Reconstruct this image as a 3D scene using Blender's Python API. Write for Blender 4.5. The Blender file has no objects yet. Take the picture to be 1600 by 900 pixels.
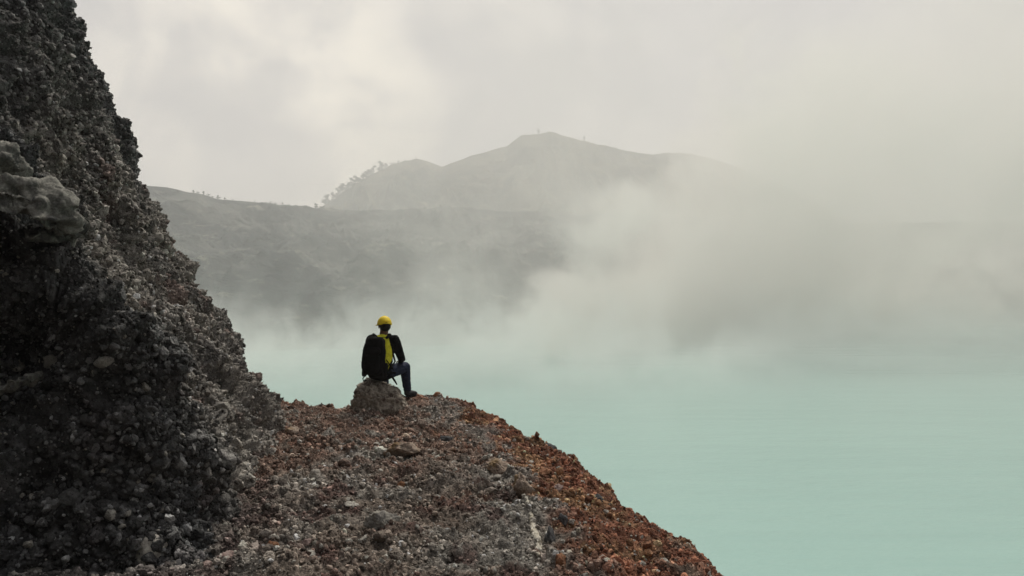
import bpy, bmesh, math, random
import numpy as np
from mathutils import Vector, Matrix

random.seed(7)
SC = bpy.context.scene
COL = SC.collection
R = math.radians
H = 42.0                      # eye height above the lake, metres
F = 1256.0                    # focal length in pixels of a 1600 px wide frame

# ------------------------------------------------------------------ camera
cam_data = bpy.data.cameras.new('camera')
cam_data.sensor_width = 36.0
cam_data.lens = 36.0 * F / 1600.0
cam_data.clip_start = 0.1
cam_data.clip_end = 9000.0
cam = bpy.data.objects.new('camera', cam_data)
COL.objects.link(cam)
cam.location = (0, 0, H)
cam.rotation_euler = (R(90), 0, 0)
SC.camera = cam

# ------------------------------------------------------------------ light, sky, exposure
SUN_AZ, SUN_EL = 14.0, 57.0   # degrees right of straight ahead, elevation
SC.view_settings.view_transform = 'Standard'
SC.view_settings.look = 'None'
SC.view_settings.exposure = 0.27
SC.view_settings.gamma = 1.0
SC.view_settings.use_curve_mapping = False
SC.render.engine = 'CYCLES'
SC.cycles.use_denoising = True
SC.cycles.max_bounces = 6
SC.cycles.diffuse_bounces = 3
SC.cycles.glossy_bounces = 2
SC.cycles.volume_bounces = 4
SC.cycles.volume_step_rate = 1.0
SC.cycles.volume_max_steps = 128
SC.cycles.use_adaptive_sampling = True
SC.cycles.adaptive_threshold = 0.01

sun_data = bpy.data.lights.new('sun', 'SUN')
sun_data.energy = 2.9
sun_data.angle = R(10)
sun_data.color = (1.0, 0.94, 0.83)
sun = bpy.data.objects.new('sun', sun_data)
COL.objects.link(sun)
sd = Vector((math.sin(R(SUN_AZ)) * math.cos(R(SUN_EL)), math.cos(R(SUN_AZ)) * math.cos(R(SUN_EL)), math.sin(R(SUN_EL))))
sun.rotation_euler = sd.to_track_quat('Z', 'Y').to_euler()
sun.location = (0, 0, H + 60)


class NT:
    """tiny helper that writes shader maths as calls"""
    def __init__(self, nt):
        self.nt = nt
    def node(self, t, **kw):
        n = self.nt.nodes.new(t)
        for k, v in kw.items():
            setattr(n, k, v)
        return n
    def link(self, a, b):
        self.nt.links.new(a, b)
    def put(self, sock, v):
        if isinstance(v, bpy.types.NodeSocket):
            self.link(v, sock)
        else:
            sock.default_value = v
    def m(self, op, a, b=0.0, c=0.0, clamp=False):
        n = self.node('ShaderNodeMath', operation=op, use_clamp=clamp)
        self.put(n.inputs[0], a); self.put(n.inputs[1], b); self.put(n.inputs[2], c)
        return n.outputs[0]
    def vm(self, op, a, b=(0, 0, 0)):
        n = self.node('ShaderNodeVectorMath', operation=op)
        self.put(n.inputs[0], a); self.put(n.inputs[1], b)
        return n.outputs['Value'] if op in ('DOT_PRODUCT', 'LENGTH') else n.outputs[0]
    def ss(self, v, lo, hi, a=0.0, b=1.0):
        n = self.node('ShaderNodeMapRange', interpolation_type='SMOOTHSTEP')
        self.put(n.inputs['Value'], v); self.put(n.inputs['From Min'], lo); self.put(n.inputs['From Max'], hi)
        self.put(n.inputs['To Min'], a); self.put(n.inputs['To Max'], b)
        return n.outputs[0]
    def noise(self, vec, scale, detail=4.0, rough=0.55, dist=0.0, color=False):
        n = self.node('ShaderNodeTexNoise')
        self.link(vec, n.inputs['Vector'])
        n.inputs['Scale'].default_value = scale
        n.inputs['Detail'].default_value = detail
        n.inputs['Roughness'].default_value = rough
        n.inputs['Distortion'].default_value = dist
        return n.outputs['Color' if color else 'Fac']
    def mix(self, f, a, b, blend='MIX'):
        n = self.node('ShaderNodeMix', data_type='RGBA', blend_type=blend)
        self.put(n.inputs[0], f); self.put(n.inputs[6], a); self.put(n.inputs[7], b)
        return n.outputs[2]
    def sep(self, v):
        n = self.node('ShaderNodeSeparateXYZ')
        self.link(v, n.inputs[0])
        return n.outputs
    def comb(self, x, y, z):
        n = self.node('ShaderNodeCombineXYZ')
        self.put(n.inputs[0], x); self.put(n.inputs[1], y); self.put(n.inputs[2], z)
        return n.outputs[0]


world = bpy.data.worlds.new('World')
SC.world = world
world.use_nodes = True
w = NT(world.node_tree)
world.node_tree.nodes.clear()
sky = w.node('ShaderNodeTexSky', sky_type='NISHITA', sun_disc=False)
sky.sun_elevation = R(SUN_EL)
sky.sun_rotation = R(SUN_AZ)
sky.air_density = 1.5
sky.dust_density = 4.0
tc = w.node('ShaderNodeTexCoord').outputs['Generated']
n1 = w.noise(w.vm('MULTIPLY', tc, (1, 0.6, 1.5)), 4.2, 6.0, 0.55, 0.3)
n2 = w.noise(w.vm('ADD', tc, (3.1, 1.7, 0.4)), 5.0, 6.0, 0.55, 0.8)
def wdir(px, py):
    return tuple(Vector((px - 800, F, 450 - py)).normalized())
glow1 = w.ss(w.vm('DOT_PRODUCT', tc, wdir(410, 180)), 0.968, 1.0)
glow2 = w.ss(w.vm('DOT_PRODUCT', tc, wdir(730, 180)), 0.965, 1.0)
ahead = w.ss(w.vm('DOT_PRODUCT', tc, tuple(Vector((0.1, 0.8, 0.55)).normalized())), -0.5, 1.0)
right = w.ss(w.sep(tc)[0], 0.05, 0.6)
cl = w.mix(ahead, (1.0, 1.05, 1.15, 1), (4.05, 3.88, 3.84, 1))
cl = w.mix(w.m('MULTIPLY', right, 0.40), cl, (3.6, 3.42, 3.42, 1))
patch = w.m('MULTIPLY', w.m('ADD', w.m('MULTIPLY', glow1, 1.0), w.m('MULTIPLY', glow2, 0.32)), w.ss(n1, 0.38, 0.60, 0.45, 1.0))
cl = w.mix(patch, cl, (7.6, 6.95, 5.9, 1))
cl = w.mix(w.ss(n2, 0.44, 0.60, 0.0, 0.62), cl, (3.2, 3.1, 3.2, 1))
cl = w.mix(w.m('MULTIPLY', w.ss(n1, 0.52, 0.36), 0.5), cl, (3.1, 3.0, 3.1, 1))
cl = w.mix(w.m('MULTIPLY', w.ss(w.vm('DOT_PRODUCT', tc, wdir(1700, 240)), 0.972, 1.0), 0.75), cl, (1.7, 1.65, 1.75, 1))
below = w.ss(w.sep(tc)[2], -0.02, -0.2)
cl = w.mix(below, cl, (0.8, 0.9, 0.85, 1))
cl = w.mix(0.06, cl, sky.outputs[0])
bg = w.node('ShaderNodeBackground')
bg.inputs['Strength'].default_value = 0.12
w.link(cl, bg.inputs['Color'])
w.link(bg.outputs[0], w.node('ShaderNodeOutputWorld').inputs['Surface'])

# ------------------------------------------------------------------ numpy noise
_rng = np.random.default_rng(11)
_PERM = np.concatenate([_rng.permutation(256)] * 3)
_GRAD = _rng.normal(size=(256, 3)); _GRAD /= np.linalg.norm(_GRAD, axis=1)[:, None]
_PTS = _rng.random((256, 3))


def perlin(P):
    P = np.asarray(P, float)
    I = np.floor(P).astype(np.int64); f = P - I; I &= 255
    u = f * f * f * (f * (f * 6 - 15) + 10)
    out = 0
    for dx in (0, 1):
        wx = u[:, 0] if dx else 1 - u[:, 0]
        for dy in (0, 1):
            wy = u[:, 1] if dy else 1 - u[:, 1]
            for dz in (0, 1):
                wz = u[:, 2] if dz else 1 - u[:, 2]
                h = _PERM[_PERM[_PERM[(I[:, 0] + dx) & 255] + ((I[:, 1] + dy) & 255)] + ((I[:, 2] + dz) & 255)]
                g = _GRAD[h]
                out = out + wx * wy * wz * (g[:, 0] * (f[:, 0] - dx) + g[:, 1] * (f[:, 1] - dy) + g[:, 2] * (f[:, 2] - dz))
    return out * 1.6


def fbm(P, octaves=4, gain=0.5, lac=2.03):
    s, a = 0, 1.0
    P = np.asarray(P, float)
    for k in range(octaves):
        s = s + a * perlin(P + k * 17.3)
        P = P * lac; a *= gain
    return s


def ridged(P, octaves=4, gain=0.5, lac=2.1):
    s, a = 0, 1.0
    P = np.asarray(P, float)
    for k in range(octaves):
        s = s + a * (1 - np.abs(perlin(P + k * 9.7)) * 2)
        P = P * lac; a *= gain
    return s


def worley(P):
    """distance to the nearest and second nearest feature point, and its id"""
    P = np.asarray(P, float)
    I = np.floor(P).astype(np.int64)
    d1 = np.full(len(P), 9.0); d2 = np.full(len(P), 9.0); idd = np.zeros(len(P), np.int64)
    for dx in (-1, 0, 1):
        for dy in (-1, 0, 1):
            for dz in (-1, 0, 1):
                J = I + (dx, dy, dz)
                h = _PERM[_PERM[_PERM[J[:, 0] & 255] + (J[:, 1] & 255)] + (J[:, 2] & 255)]
                d = np.linalg.norm(J + _PTS[h] - P, axis=1)
                c = d < d1
                d2 = np.where(c, d1, np.minimum(d2, d)); idd = np.where(c, h, idd); d1 = np.where(c, d, d1)
    return d1, d2, idd


def crag(P, k=1.0, cells=(5.0, 13.0)):
    """height of a fused, knobbly volcanic crust: blocks, lumps and deep cracks; and a tint per block"""
    P = np.asarray(P, float)
    Q = P + 0.05 / k * np.stack([fbm(P * 4 * k + 3, 2), fbm(P * 4 * k + 50, 2), fbm(P * 4 * k + 90, 2)], 1)
    d = 0
    for f, a in ((1.6, .075), (3.7, .060), (8.3, .045), (17.0, .032), (33.0, .017)):
        d = d + a * (np.abs(perlin(Q * f * k + f)) * 2 - 0.62)
    tint = 1.0
    for f, a, t_ in ((cells[0], .058, .36), (cells[1], .028, .42)):
        d1, d2, idd = worley(Q * f * k)
        h_ = _PERM[idd] / 255.0
        d = d + a * (h_ - 0.5) * sstep(d2 - d1, 0.02, 0.25) - a * 0.55 * np.exp(-(d2 - d1) / 0.07)
        tint = tint * np.exp((h_ - 0.5) * 2 * t_ + 0.1)
    return (d + 0.02) / k, tint


def sstep(x, a, b):
    t = np.clip((x - a) / (b - a), 0, 1)
    return t * t * (3 - 2 * t)


# ------------------------------------------------------------------ object helpers
def tag(o, label=None, cat=None, group=None, kind=None):
    if label: o['label'] = label
    if cat: o['category'] = cat
    if group: o['group'] = group
    if kind: o['kind'] = kind
    return o


def mesh_np(name, V, Fc, mat, parent=None, smooth=True, cols=None):
    me = bpy.data.meshes.new(name)
    V = np.asarray(V, np.float32); Fc = np.asarray(Fc, np.int32)
    n = Fc.shape[1]
    me.vertices.add(len(V)); me.vertices.foreach_set('co', V.ravel())
    me.loops.add(Fc.size); me.loops.foreach_set('vertex_index', Fc.ravel())
    me.polygons.add(len(Fc)); me.polygons.foreach_set('loop_start', np.arange(0, Fc.size, n, dtype=np.int32))
    me.polygons.foreach_set('loop_total', np.full(len(Fc), n, np.int32))
    me.polygons.foreach_set('use_smooth', np.full(len(Fc), smooth, bool))
    me.update(calc_edges=True); me.validate()
    if cols is not None:
        at = me.attributes.new('col', 'FLOAT_VECTOR', 'POINT')
        at.data.foreach_set('vector', np.asarray(cols, np.float32).ravel())
    if mat: me.materials.append(mat)
    o = bpy.data.objects.new(name, me); COL.objects.link(o)
    if parent: o.parent = parent
    return o


def grid_faces(nu, nv, flip=False):
    i = np.arange(nu - 1)[:, None] * nv + np.arange(nv - 1)[None, :]
    i = i.ravel()
    q = np.stack([i, i + nv, i + nv + 1, i + 1], 1)
    return q[:, ::-1] if flip else q


def grid_normals(G):
    du = np.gradient(G, axis=0); dv = np.gradient(G, axis=1)
    n = np.cross(du, dv)
    return n / (np.linalg.norm(n, axis=2, keepdims=True) + 1e-12)


def pw(px, py, Y):
    """world point seen at a pixel of the photograph at depth Y, used to lay out real positions"""
    return Vector(((px - 800) * Y / F, Y, H + (450 - py) * Y / F))


# ------------------------------------------------------------------ materials
def new_mat(name):
    m = bpy.data.materials.new(name); m.use_nodes = True
    m.node_tree.nodes.clear()
    return m, NT(m.node_tree)


def finish(m, t, col, rough=0.9, bump=None, bstr=0.5, bdist=0.01, spec=0.25, metallic=0.0, sheen=0.0):
    b = t.node('ShaderNodeBsdfPrincipled')
    t.put(b.inputs['Base Color'], col); t.put(b.inputs['Roughness'], rough)
    b.inputs['Specular IOR Level'].default_value = spec
    b.inputs['Metallic'].default_value = metallic
    if sheen:
        b.inputs['Sheen Weight'].default_value = sheen
    if bump is not None:
        n = t.node('ShaderNodeBump')
        n.inputs['Strength'].default_value = bstr; n.inputs['Distance'].default_value = bdist
        t.link(bump, n.inputs['Height']); t.link(n.outputs[0], b.inputs['Normal'])
    t.link(b.outputs[0], t.node('ShaderNodeOutputMaterial').inputs['Surface'])
    return m


def rock_mat(name, kind='GEOMETRY', tone=1.0):
    """pitted volcanic rock whose hue comes from the 'col' attribute"""
    m, t = new_mat(name)
    a = t.node('ShaderNodeAttribute', attribute_type=kind, attribute_name='col')
    g = t.node('ShaderNodeNewGeometry').outputs['Position']
    n1 = t.noise(g, 22.0, 6.0, 0.65)
    n2 = t.noise(g, 120.0, 3.0, 0.6)
    f = t.m('MULTIPLY', t.ss(n1, 0.25, 0.75, 0.55 * tone, 1.4 * tone), t.ss(n2, 0.3, 0.7, 0.72, 1.22))
    c = t.mix(1.0, a.outputs['Color'], t.comb(f, f, f), 'MULTIPLY')
    v = t.node('ShaderNodeTexVoronoi'); t.link(g, v.inputs['Vector']); v.inputs['Scale'].default_value = 70.0
    bump = t.m('ADD', t.m('MULTIPLY', v.outputs['Distance'], 0.5), t.noise(g, 90.0, 5.0, 0.7))
    return finish(m, t, c, 0.93, bump, 0.9, 0.012, 0.2)


def stone_mat(name, c1, c2, scale=14.0, rough=0.9, c3=None, bump=0.7, bscale=60.0, bdist=0.012):
    m, t = new_mat(name)
    g = t.node('ShaderNodeTexCoord').outputs['Object']
    n1 = t.noise(g, scale, 6.0, 0.62, 0.4)
    c = t.mix(t.ss(n1, 0.36, 0.64), (*c1, 1), (*c2, 1))
    if c3:
        c = t.mix(t.ss(t.noise(t.vm('ADD', g, (5, 2, 1)), scale * 0.6, 5.0, 0.6), 0.52, 0.66), c, (*c3, 1))
    f = t.ss(t.noise(g, scale * 8, 3.0, 0.6), 0.3, 0.7, 0.7, 1.2)
    c = t.mix(1.0, c, t.comb(f, f, f), 'MULTIPLY')
    b = t.noise(g, bscale, 6.0, 0.7)
    return finish(m, t, c, rough, b, bump, bdist, 0.2)


ROCK_BASE = rock_mat('volcanic_matrix')
ROCK_CLAST = rock_mat('volcanic_clasts', 'INSTANCER')

# ------------------------------------------------------------------ local ground: promontory over the lake
EDGE = np.array([(-14, 15.5, -1.9), (-6, 13.0, -1.8), (-3.5, 12.3, -1.75), (-2.43, 12.2, -1.77), (-1.43, 12.1, -1.61), (-.94, 11.9, -1.60),
                 (-.45, 11.3, -1.67), (0, 10.3, -1.76), (.52, 9.4, -1.83), (.83, 8.0, -1.94), (1.16, 7.3, -2.0),
                 (1.39, 7.0, -2.03), (1.43, 6.2, -2.02), (1.50, 5.6, -2.03), (1.60, 4.6, -2.05), (1.8, 3, -2.0), (2.1, 0, -2.0),
                 (3.2, -6, -2.2), (6, -16, -3), (10, -40, -3)], float)
EDGE[5:16, 0] -= np.array([.02, .10, .16, .17, .18, .20, .22, .22, .22, .20, .15])
CTRL = np.array([(0, 7.6, -1.75), (.215, 5.4, -1.77), (-.29, 9.2, -1.74), (-.88, 11, -1.68), (.55, 6.6, -1.86), (.72, 5.6, -1.90),
                 (-1.39, 8.7, -1.74), (-1.72, 7.2, -1.75), (-2.5, 9, -1.76), (-.84, 5.3, -1.70), (-.49, 6.2, -1.74), (-1.93, 5.4, -1.74),
                 (-2, 3, -1.72), (0, 3, -1.72), (0, 0, -1.66), (-2, 0, -1.66), (1.2, 3, -1.88), (-5, 3, -1.7), (-5, 8, -1.8),
                 (-9, 4, -1.6), (-9, 12, -1.8), (-3, -8, -1.4), (-8, -8, -1.2), (1, -8, -1.8), (-2, -25, -2), (-1.6, 10.4, -1.76),
                 (.15, 8.6, -1.80), (-.55, 10.2, -1.73), (-2.0, 11.3, -1.74), (-1.5, 11.75, -1.59), (-1.1, 11.6, -1.61), (-1.9, 10.8, -1.63), (-2.4, 11.2, -1.68), (-1.3, 11.0, -1.64)], float)
_C = np.vstack([EDGE, CTRL])


def _tps(d):
    return np.where(d > 1e-9, d * d * np.log(d + 1e-12), 0.0)


_D = np.linalg.norm(_C[:, None, :2] - _C[None, :, :2], axis=2)
_n = len(_C)
_A = np.zeros((_n + 3, _n + 3)); _A[:_n, :_n] = _tps(_D) + np.eye(_n) * 0.05
_A[:_n, _n] = 1; _A[:_n, _n + 1:] = _C[:, :2]; _A[_n, :_n] = 1; _A[_n + 1:, :_n] = _C[:, :2].T
_W = np.linalg.solve(_A, np.concatenate([_C[:, 2], [0, 0, 0]]))


def inner_z(x, y):
    out = _W[_n] + _W[_n + 1] * x + _W[_n + 2] * y
    for i in range(_n):
        out = out + _W[i] * _tps(np.hypot(x - _C[i, 0], y - _C[i, 1]))
    return out


def edge_sd(x, y):
    """signed distance past the rim of the promontory, and the nearest rim point"""
    best = np.full(x.shape, 1e9); sgn = np.ones(x.shape); qx = x.copy(); qy = y.copy()
    for a, b in zip(EDGE[:-1], EDGE[1:]):
        ex, ey = b[0] - a[0], b[1] - a[1]
        t = np.clip(((x - a[0]) * ex + (y - a[1]) * ey) / (ex * ex + ey * ey), 0, 1)
        cx, cy = a[0] + t * ex, a[1] + t * ey
        d = np.hypot(x - cx, y - cy)
        s = np.where(ex * (y - a[1]) - ey * (x - a[0]) > 0, 1.0, -1.0)
        c = d < best - 1e-9
        best = np.where(c, d, best); sgn = np.where(c, s, sgn); qx = np.where(c, cx, qx); qy = np.where(c, cy, qy)
    return best * sgn, qx, qy


def ground_z(x, y, detail=True):
    x = np.asarray(x, float); y = np.asarray(y, float)
    d, qx, qy = edge_sd(x, y)
    # ragged rim
    d = d + 0.10 * perlin(np.stack([x * 1.7, y * 1.7, x * 0 + 3], -1).reshape(-1, 3)).reshape(x.shape) * sstep(d, -1.5, 0.0)
    dd = np.clip(d, 0, None)
    zi = inner_z(np.where(d > 0, qx, x), np.where(d > 0, qy, y))
    drop = np.where(dd < 0.5, 1.3 * dd * dd, 0.325 + 1.3 * (dd - 0.5))
    z = zi - drop
    if detail:
        P = np.stack([x, y, np.zeros_like(x)], -1).reshape(-1, 3)
        l = 0.05 * fbm(P * 1.1, 3) + 0.05 * fbm(P * 3.0 + 9, 2) - 0.055
        # ridge of grey rock between the grey and the rust slope
        calm = 1 - 0.85 * np.exp(-(((x + 1.45) / 0.35) ** 2 + ((y - 11.75) / 0.45) ** 2))
        z = z + l.reshape(x.shape) * calm
    return np.maximum(z, -44.5)


def lin_nonuni(lo, a, b, hi, step, nlo, nhi, p=2.2):
    left = a - (a - lo) * (np.linspace(1, 0, nlo, endpoint=False) ** p)
    mid = np.arange(a, b, step)
    rt = b + (hi - b) * (np.linspace(0, 1, nhi) ** p)
    return np.concatenate([left, mid, rt])


gx = lin_nonuni(-22, -4.0, 1.9, 40, 0.0135, 40, 90)
gy = lin_nonuni(-30, 3.9, 12.9, 50, 0.0145, 90, 90)
GX, GY = np.meshgrid(gx, gy, indexing='ij')
GZ = ground_z(GX, GY)
G = np.stack([GX, GY, GZ], -1)
_m = (GX > -5) & (GX < 3.5) & (GY > 2) & (GY < 15)
_c, _t = crag(G[_m] * (1, 1, 0.6))
_k = (1 - 0.9 * np.exp(-(((GX + 1.45) / 0.3) ** 2 + ((GY - 11.75) / 0.4) ** 2)))[_m]
_k = _k * np.clip(np.minimum(np.minimum(GX[_m] + 5, 3.5 - GX[_m]), np.minimum(GY[_m] - 2, 15 - GY[_m])), 0, 0.5) * 2 * 0.72
_q = G[_m]; _q[:, 2] += _c * _k
G[_m] = _q
GTINT = np.ones(GX.shape); GTINT[_m] = _t
GZ = G[..., 2]

RIDGE = np.array([(-1.3, 12.3), (-.75, 11.2), (-.29, 9.4), (0.0, 7.6), (.16, 6.2), (.25, 5.4), (.35, 4.0), (.45, 2.0)])


def ridge_side(x, y):
    """metres to the lake side of the grey ridge line"""
    return x - np.interp(-y, -RIDGE[:, 1], RIDGE[:, 0])


GREY = np.array([0.285, 0.265, 0.238]); DARK = np.array([0.095, 0.093, 0.092]); RUST = np.array([0.23, 0.105, 0.066])
OCHRE = np.array([0.30, 0.175, 0.10]); MAROON = np.array([0.095, 0.048, 0.042]); TAUPE = np.array([0.19, 0.152, 0.125])
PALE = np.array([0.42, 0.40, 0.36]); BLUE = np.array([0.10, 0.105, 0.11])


def lerp(a, b, t):
    return a + (b - a) * np.asarray(t)[:, None]


def ground_color(P, matrix=False):
    x, y = P[:, 0], P[:, 1]
    n = len(P)
    q = np.stack([x, y, P[:, 2]], 1)
    f1 = fbm(q * 0.9 + 4, 4); f2 = fbm(q * 2.3 + 31, 4); f3 = fbm(q * 5 + 11, 3)
    c = np.tile(GREY, (n, 1))
    c = lerp(c, TAUPE * 1.1, sstep(f1, -0.5, 0.2) * 0.85)
    c = lerp(c, MAROON, sstep(f2 + 0.25 * sstep(-x, 0.8, 2.2), 0.15, 0.6) * 0.75)
    # upper part of the knoll is browner, the lower middle grey
    top = sstep(y, 6.8, 9.0)
    c = lerp(c, np.array([0.235, 0.155, 0.12]), top * sstep(f2, -0.6, 0.2) * 0.85)
    s = ridge_side(x, y) + 0.26 * f2 + 0.12 * f3
    rust = sstep(s + 0.12 * sstep(y, 8, 10), -0.05, 0.42)
    spots = sstep(f1 + 0.5 * f3 + 0.7 * sstep(s, -1.3, 0.0), 0.65, 0.95) * 0.7 * sstep(y, 5.5, 7.5)
    rcol = lerp(lerp(np.tile(RUST, (n, 1)), OCHRE, sstep(f2, 0.0, 0.5)), np.array([0.15, 0.062, 0.04]), sstep(f3, 0.1, 0.6) * 0.8)
    c = lerp(c, rcol, np.maximum(rust, spots))
    # ashy patch low on the rim
    ash = sstep(s, 0.95, 1.25) * sstep(-y, -6.9, -6.2) * sstep(f2, -0.4, 0.2)
    c = lerp(c, TAUPE * 1.15, ash * 0.9)
    # grey band on the ridge itself
    band = np.exp(-((s + 0.02) / 0.13) ** 2) * sstep(y, 7.3, 8.4)
    c = lerp(c, np.array([0.27, 0.245, 0.22]), band * 0.9)
    # darker wall foot
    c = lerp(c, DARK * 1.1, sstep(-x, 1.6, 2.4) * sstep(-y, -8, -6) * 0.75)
    if matrix:
        c = c * 0.52
    return c


def wall_color(P, matrix=False):
    n = len(P)
    z = P[:, 2]; y = P[:, 1]
    f1 = fbm(P * 0.8 + 14, 4); f2 = fbm(P * 2.1 + 3, 4); f3 = fbm(P * 5 + 2, 3)
    c = np.tile(GREY * 0.92, (n, 1))
    c = lerp(c, DARK, sstep(f1, -0.1, 0.45) * 0.6)
    c = lerp(c, np.array([0.20, 0.125, 0.11]), sstep(f2 - 0.2 * sstep(z, 0, 2), 0.3, 0.6) * 0.5)
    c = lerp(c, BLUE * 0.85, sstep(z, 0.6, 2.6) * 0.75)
    c = lerp(c, BLUE * 0.72, sstep(-y, -6.9, -5.7) * 0.85)  # bluish-black rock on the near side, with its shade painted in as darker colour
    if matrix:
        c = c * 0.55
    return c


g_flat = G.reshape(-1, 3)
gc = np.tile(GREY * 0.4, (len(g_flat), 1))
near = (np.abs(g_flat[:, 0] + 1) < 5) & (g_flat[:, 1] > 2) & (g_flat[:, 1] < 15)
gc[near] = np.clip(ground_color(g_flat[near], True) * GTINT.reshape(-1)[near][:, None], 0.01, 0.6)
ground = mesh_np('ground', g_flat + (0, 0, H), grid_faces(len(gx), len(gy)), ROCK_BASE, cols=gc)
tag(ground, 'rocky promontory of grey and rust volcanic rubble above the lake', 'ground', kind='structure')

# ------------------------------------------------------------------ the cliff on the left
ZL = np.array([-3.0, -1.7, -1.1, -.5, .1, .6, 1.2, 2.0, 2.9, 3.8, 5.0, 7.0, 9.5])


def lv(zs, vs):
    return np.interp(ZL, zs, vs)


def colm(zs, xs, ys):
    return np.stack([lv(zs, xs), lv(zs, ys), ZL], 1)


CW = [colm([-3, 9.5], [-14, -16], [-3, -4]),
      colm([-3, 0, 9.5], [-8.5, -8.7, -11], [2.2, 2.8, 3.0]),
      colm([-3, -1.1, -.5, .1, .6, 2, 9.5], [-4.9, -4.9, -4.9, -4.8, -4.8, -5.2, -8], [4.3, 4.7, 5.0, 4.6, 4.4, 4.7, 5.3]),
      colm([-3, -1.7, -1.1, -.5, .1, .6, 2, 9.5], [-3.0, -3.05, -3.15, -3.3, -3.3, -3.6, -4.3, -7.8], [4.8, 5.05, 5.35, 5.6, 5.25, 5.2, 5.6, 6.0]),
      colm([-3, -1.6, -.5, .1, .6, 1.1, 2.5, 9.5], [-1.75, -2.1, -2.60, -2.97, -3.3, -3.62, -4.5, -7.6], [5.5, 5.55, 5.65, 5.7, 5.75, 5.8, 6.2, 6.9]),
      colm([-3, -1.7, 0, 2.0, 3.6, 9.5], [-2.05, -2.45, -3.45, -4.25, -4.85, -7.2], [6.8, 7.0, 7.1, 7.4, 7.6, 7.9]),
      colm([-3, -1.7, 0, 2.0, 3.6, 9.5], [-2.3, -2.85, -3.95, -4.65, -5.2, -7.0], [8.8, 9.0, 9.0, 9.0, 9.0, 9.0]),
      colm([-3, -1.68, -1.1, .1, .66, 1.9, 2.55, 3.6, 5, 9.5], [-2.55, -3.37, -3.78, -4.46, -4.80, -5.36, -5.62, -5.84, -6.25, -7.6],
           [11.6, 11.4, 11.1, 10.6, 10.4, 10.1, 10.0, 10.0, 9.9, 9.8]),
      colm([-3, -1.7, 3.6, 9.5], [-3.6, -4.6, -6.6, -8.4], [14.5, 13.2, 11.8, 11.2]),
      colm([-3, 9.5], [-10, -12], [17, 14]),
      colm([-3, 9.5], [-18, -18], [18, 14])]
CW = np.array(CW)     # columns x levels x 3


def catmull(C, t):
    n = len(C); i = np.clip(np.floor(t).astype(int), 0, n - 2); f = (t - i)
    sh = (-1,) + (1,) * (C.ndim - 1)
    f = f.reshape(sh)
    p0 = C[np.clip(i - 1, 0, n - 1)]; p1 = C[i]; p2 = C[i + 1]; p3 = C[np.clip(i + 2, 0, n - 1)]
    return 0.5 * (2 * p1 + (p2 - p0) * f + (2 * p0 - 5 * p1 + 4 * p2 - p3) * f ** 2 + (3 * p1 - p0 - 3 * p2 + p3) * f ** 3)


tu = np.concatenate([np.linspace(0, 2, 50, endpoint=False), np.linspace(2, 8, 880, endpoint=False), np.linspace(8, 10, 60)])
_lev = np.interp(np.concatenate([np.linspace(-3, -2, 6, endpoint=False), np.linspace(-2, 4.4, 470, endpoint=False), np.linspace(4.4, 9.5, 60)]), ZL, np.arange(len(ZL)))
W1 = catmull(CW, tu)                                # (u, levels, 3)
WL = catmull(np.swapaxes(W1, 0, 1), _lev)           # (v, u, 3)
WL = np.swapaxes(WL, 0, 1)


def wall_detail(WG):
    N = grid_normals(WG); sh = WG.shape
    P = WG.reshape(-1, 3)
    cr, ti = crag(P)
    warp_ = fbm(P * 0.8 + 21, 2)
    u_ = (P[:, 1] - P[:, 0]) * 0.9 + 0.55 * warp_ + 0.25 * P[:, 2]
    rib = np.abs(((u_ * 0.8) % 1.0) - 0.5) * 2            # gullies running down the face
    d = 0.16 * fbm(P * 0.75 + 2, 3) + 0.08 * fbm(P * (2.1, 2.1, 1.6) + 7, 3) + 0.20 * (sstep(rib, 0.0, 0.7) - 0.72) + 1.15 * cr - 0.03
    return WG + N * d.reshape(sh[0], sh[1], 1), N, ti


_n0 = grid_normals(WL)
if _n0[400, 250, 0] < 0:
    _gn = grid_normals
    grid_normals = lambda A_: -_gn(A_)
WG, WN, WTINT = wall_detail(WL)
# plateau behind the top edge so the cliff is a solid body
top = WG[:, -1:, :].copy()
ext = [top + np.array([-dx, dy * 0, dz]) for dx, dy, dz in ((1.2, 0, 1.0), (4, 0, 2.6), (14, 0, 7.0), (40, 0, 22.0))]
WG2 = np.concatenate([WG] + ext, 1)
wf = WG2.reshape(-1, 3)
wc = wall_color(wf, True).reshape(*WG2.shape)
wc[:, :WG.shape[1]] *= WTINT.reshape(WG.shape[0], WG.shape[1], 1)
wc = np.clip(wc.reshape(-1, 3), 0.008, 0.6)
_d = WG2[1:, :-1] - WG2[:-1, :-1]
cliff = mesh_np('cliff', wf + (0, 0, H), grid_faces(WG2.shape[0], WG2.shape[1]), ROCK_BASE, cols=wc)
tag(cliff, 'steep dark cliff of cemented volcanic rubble rising on the left', 'cliff', kind='structure')

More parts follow.
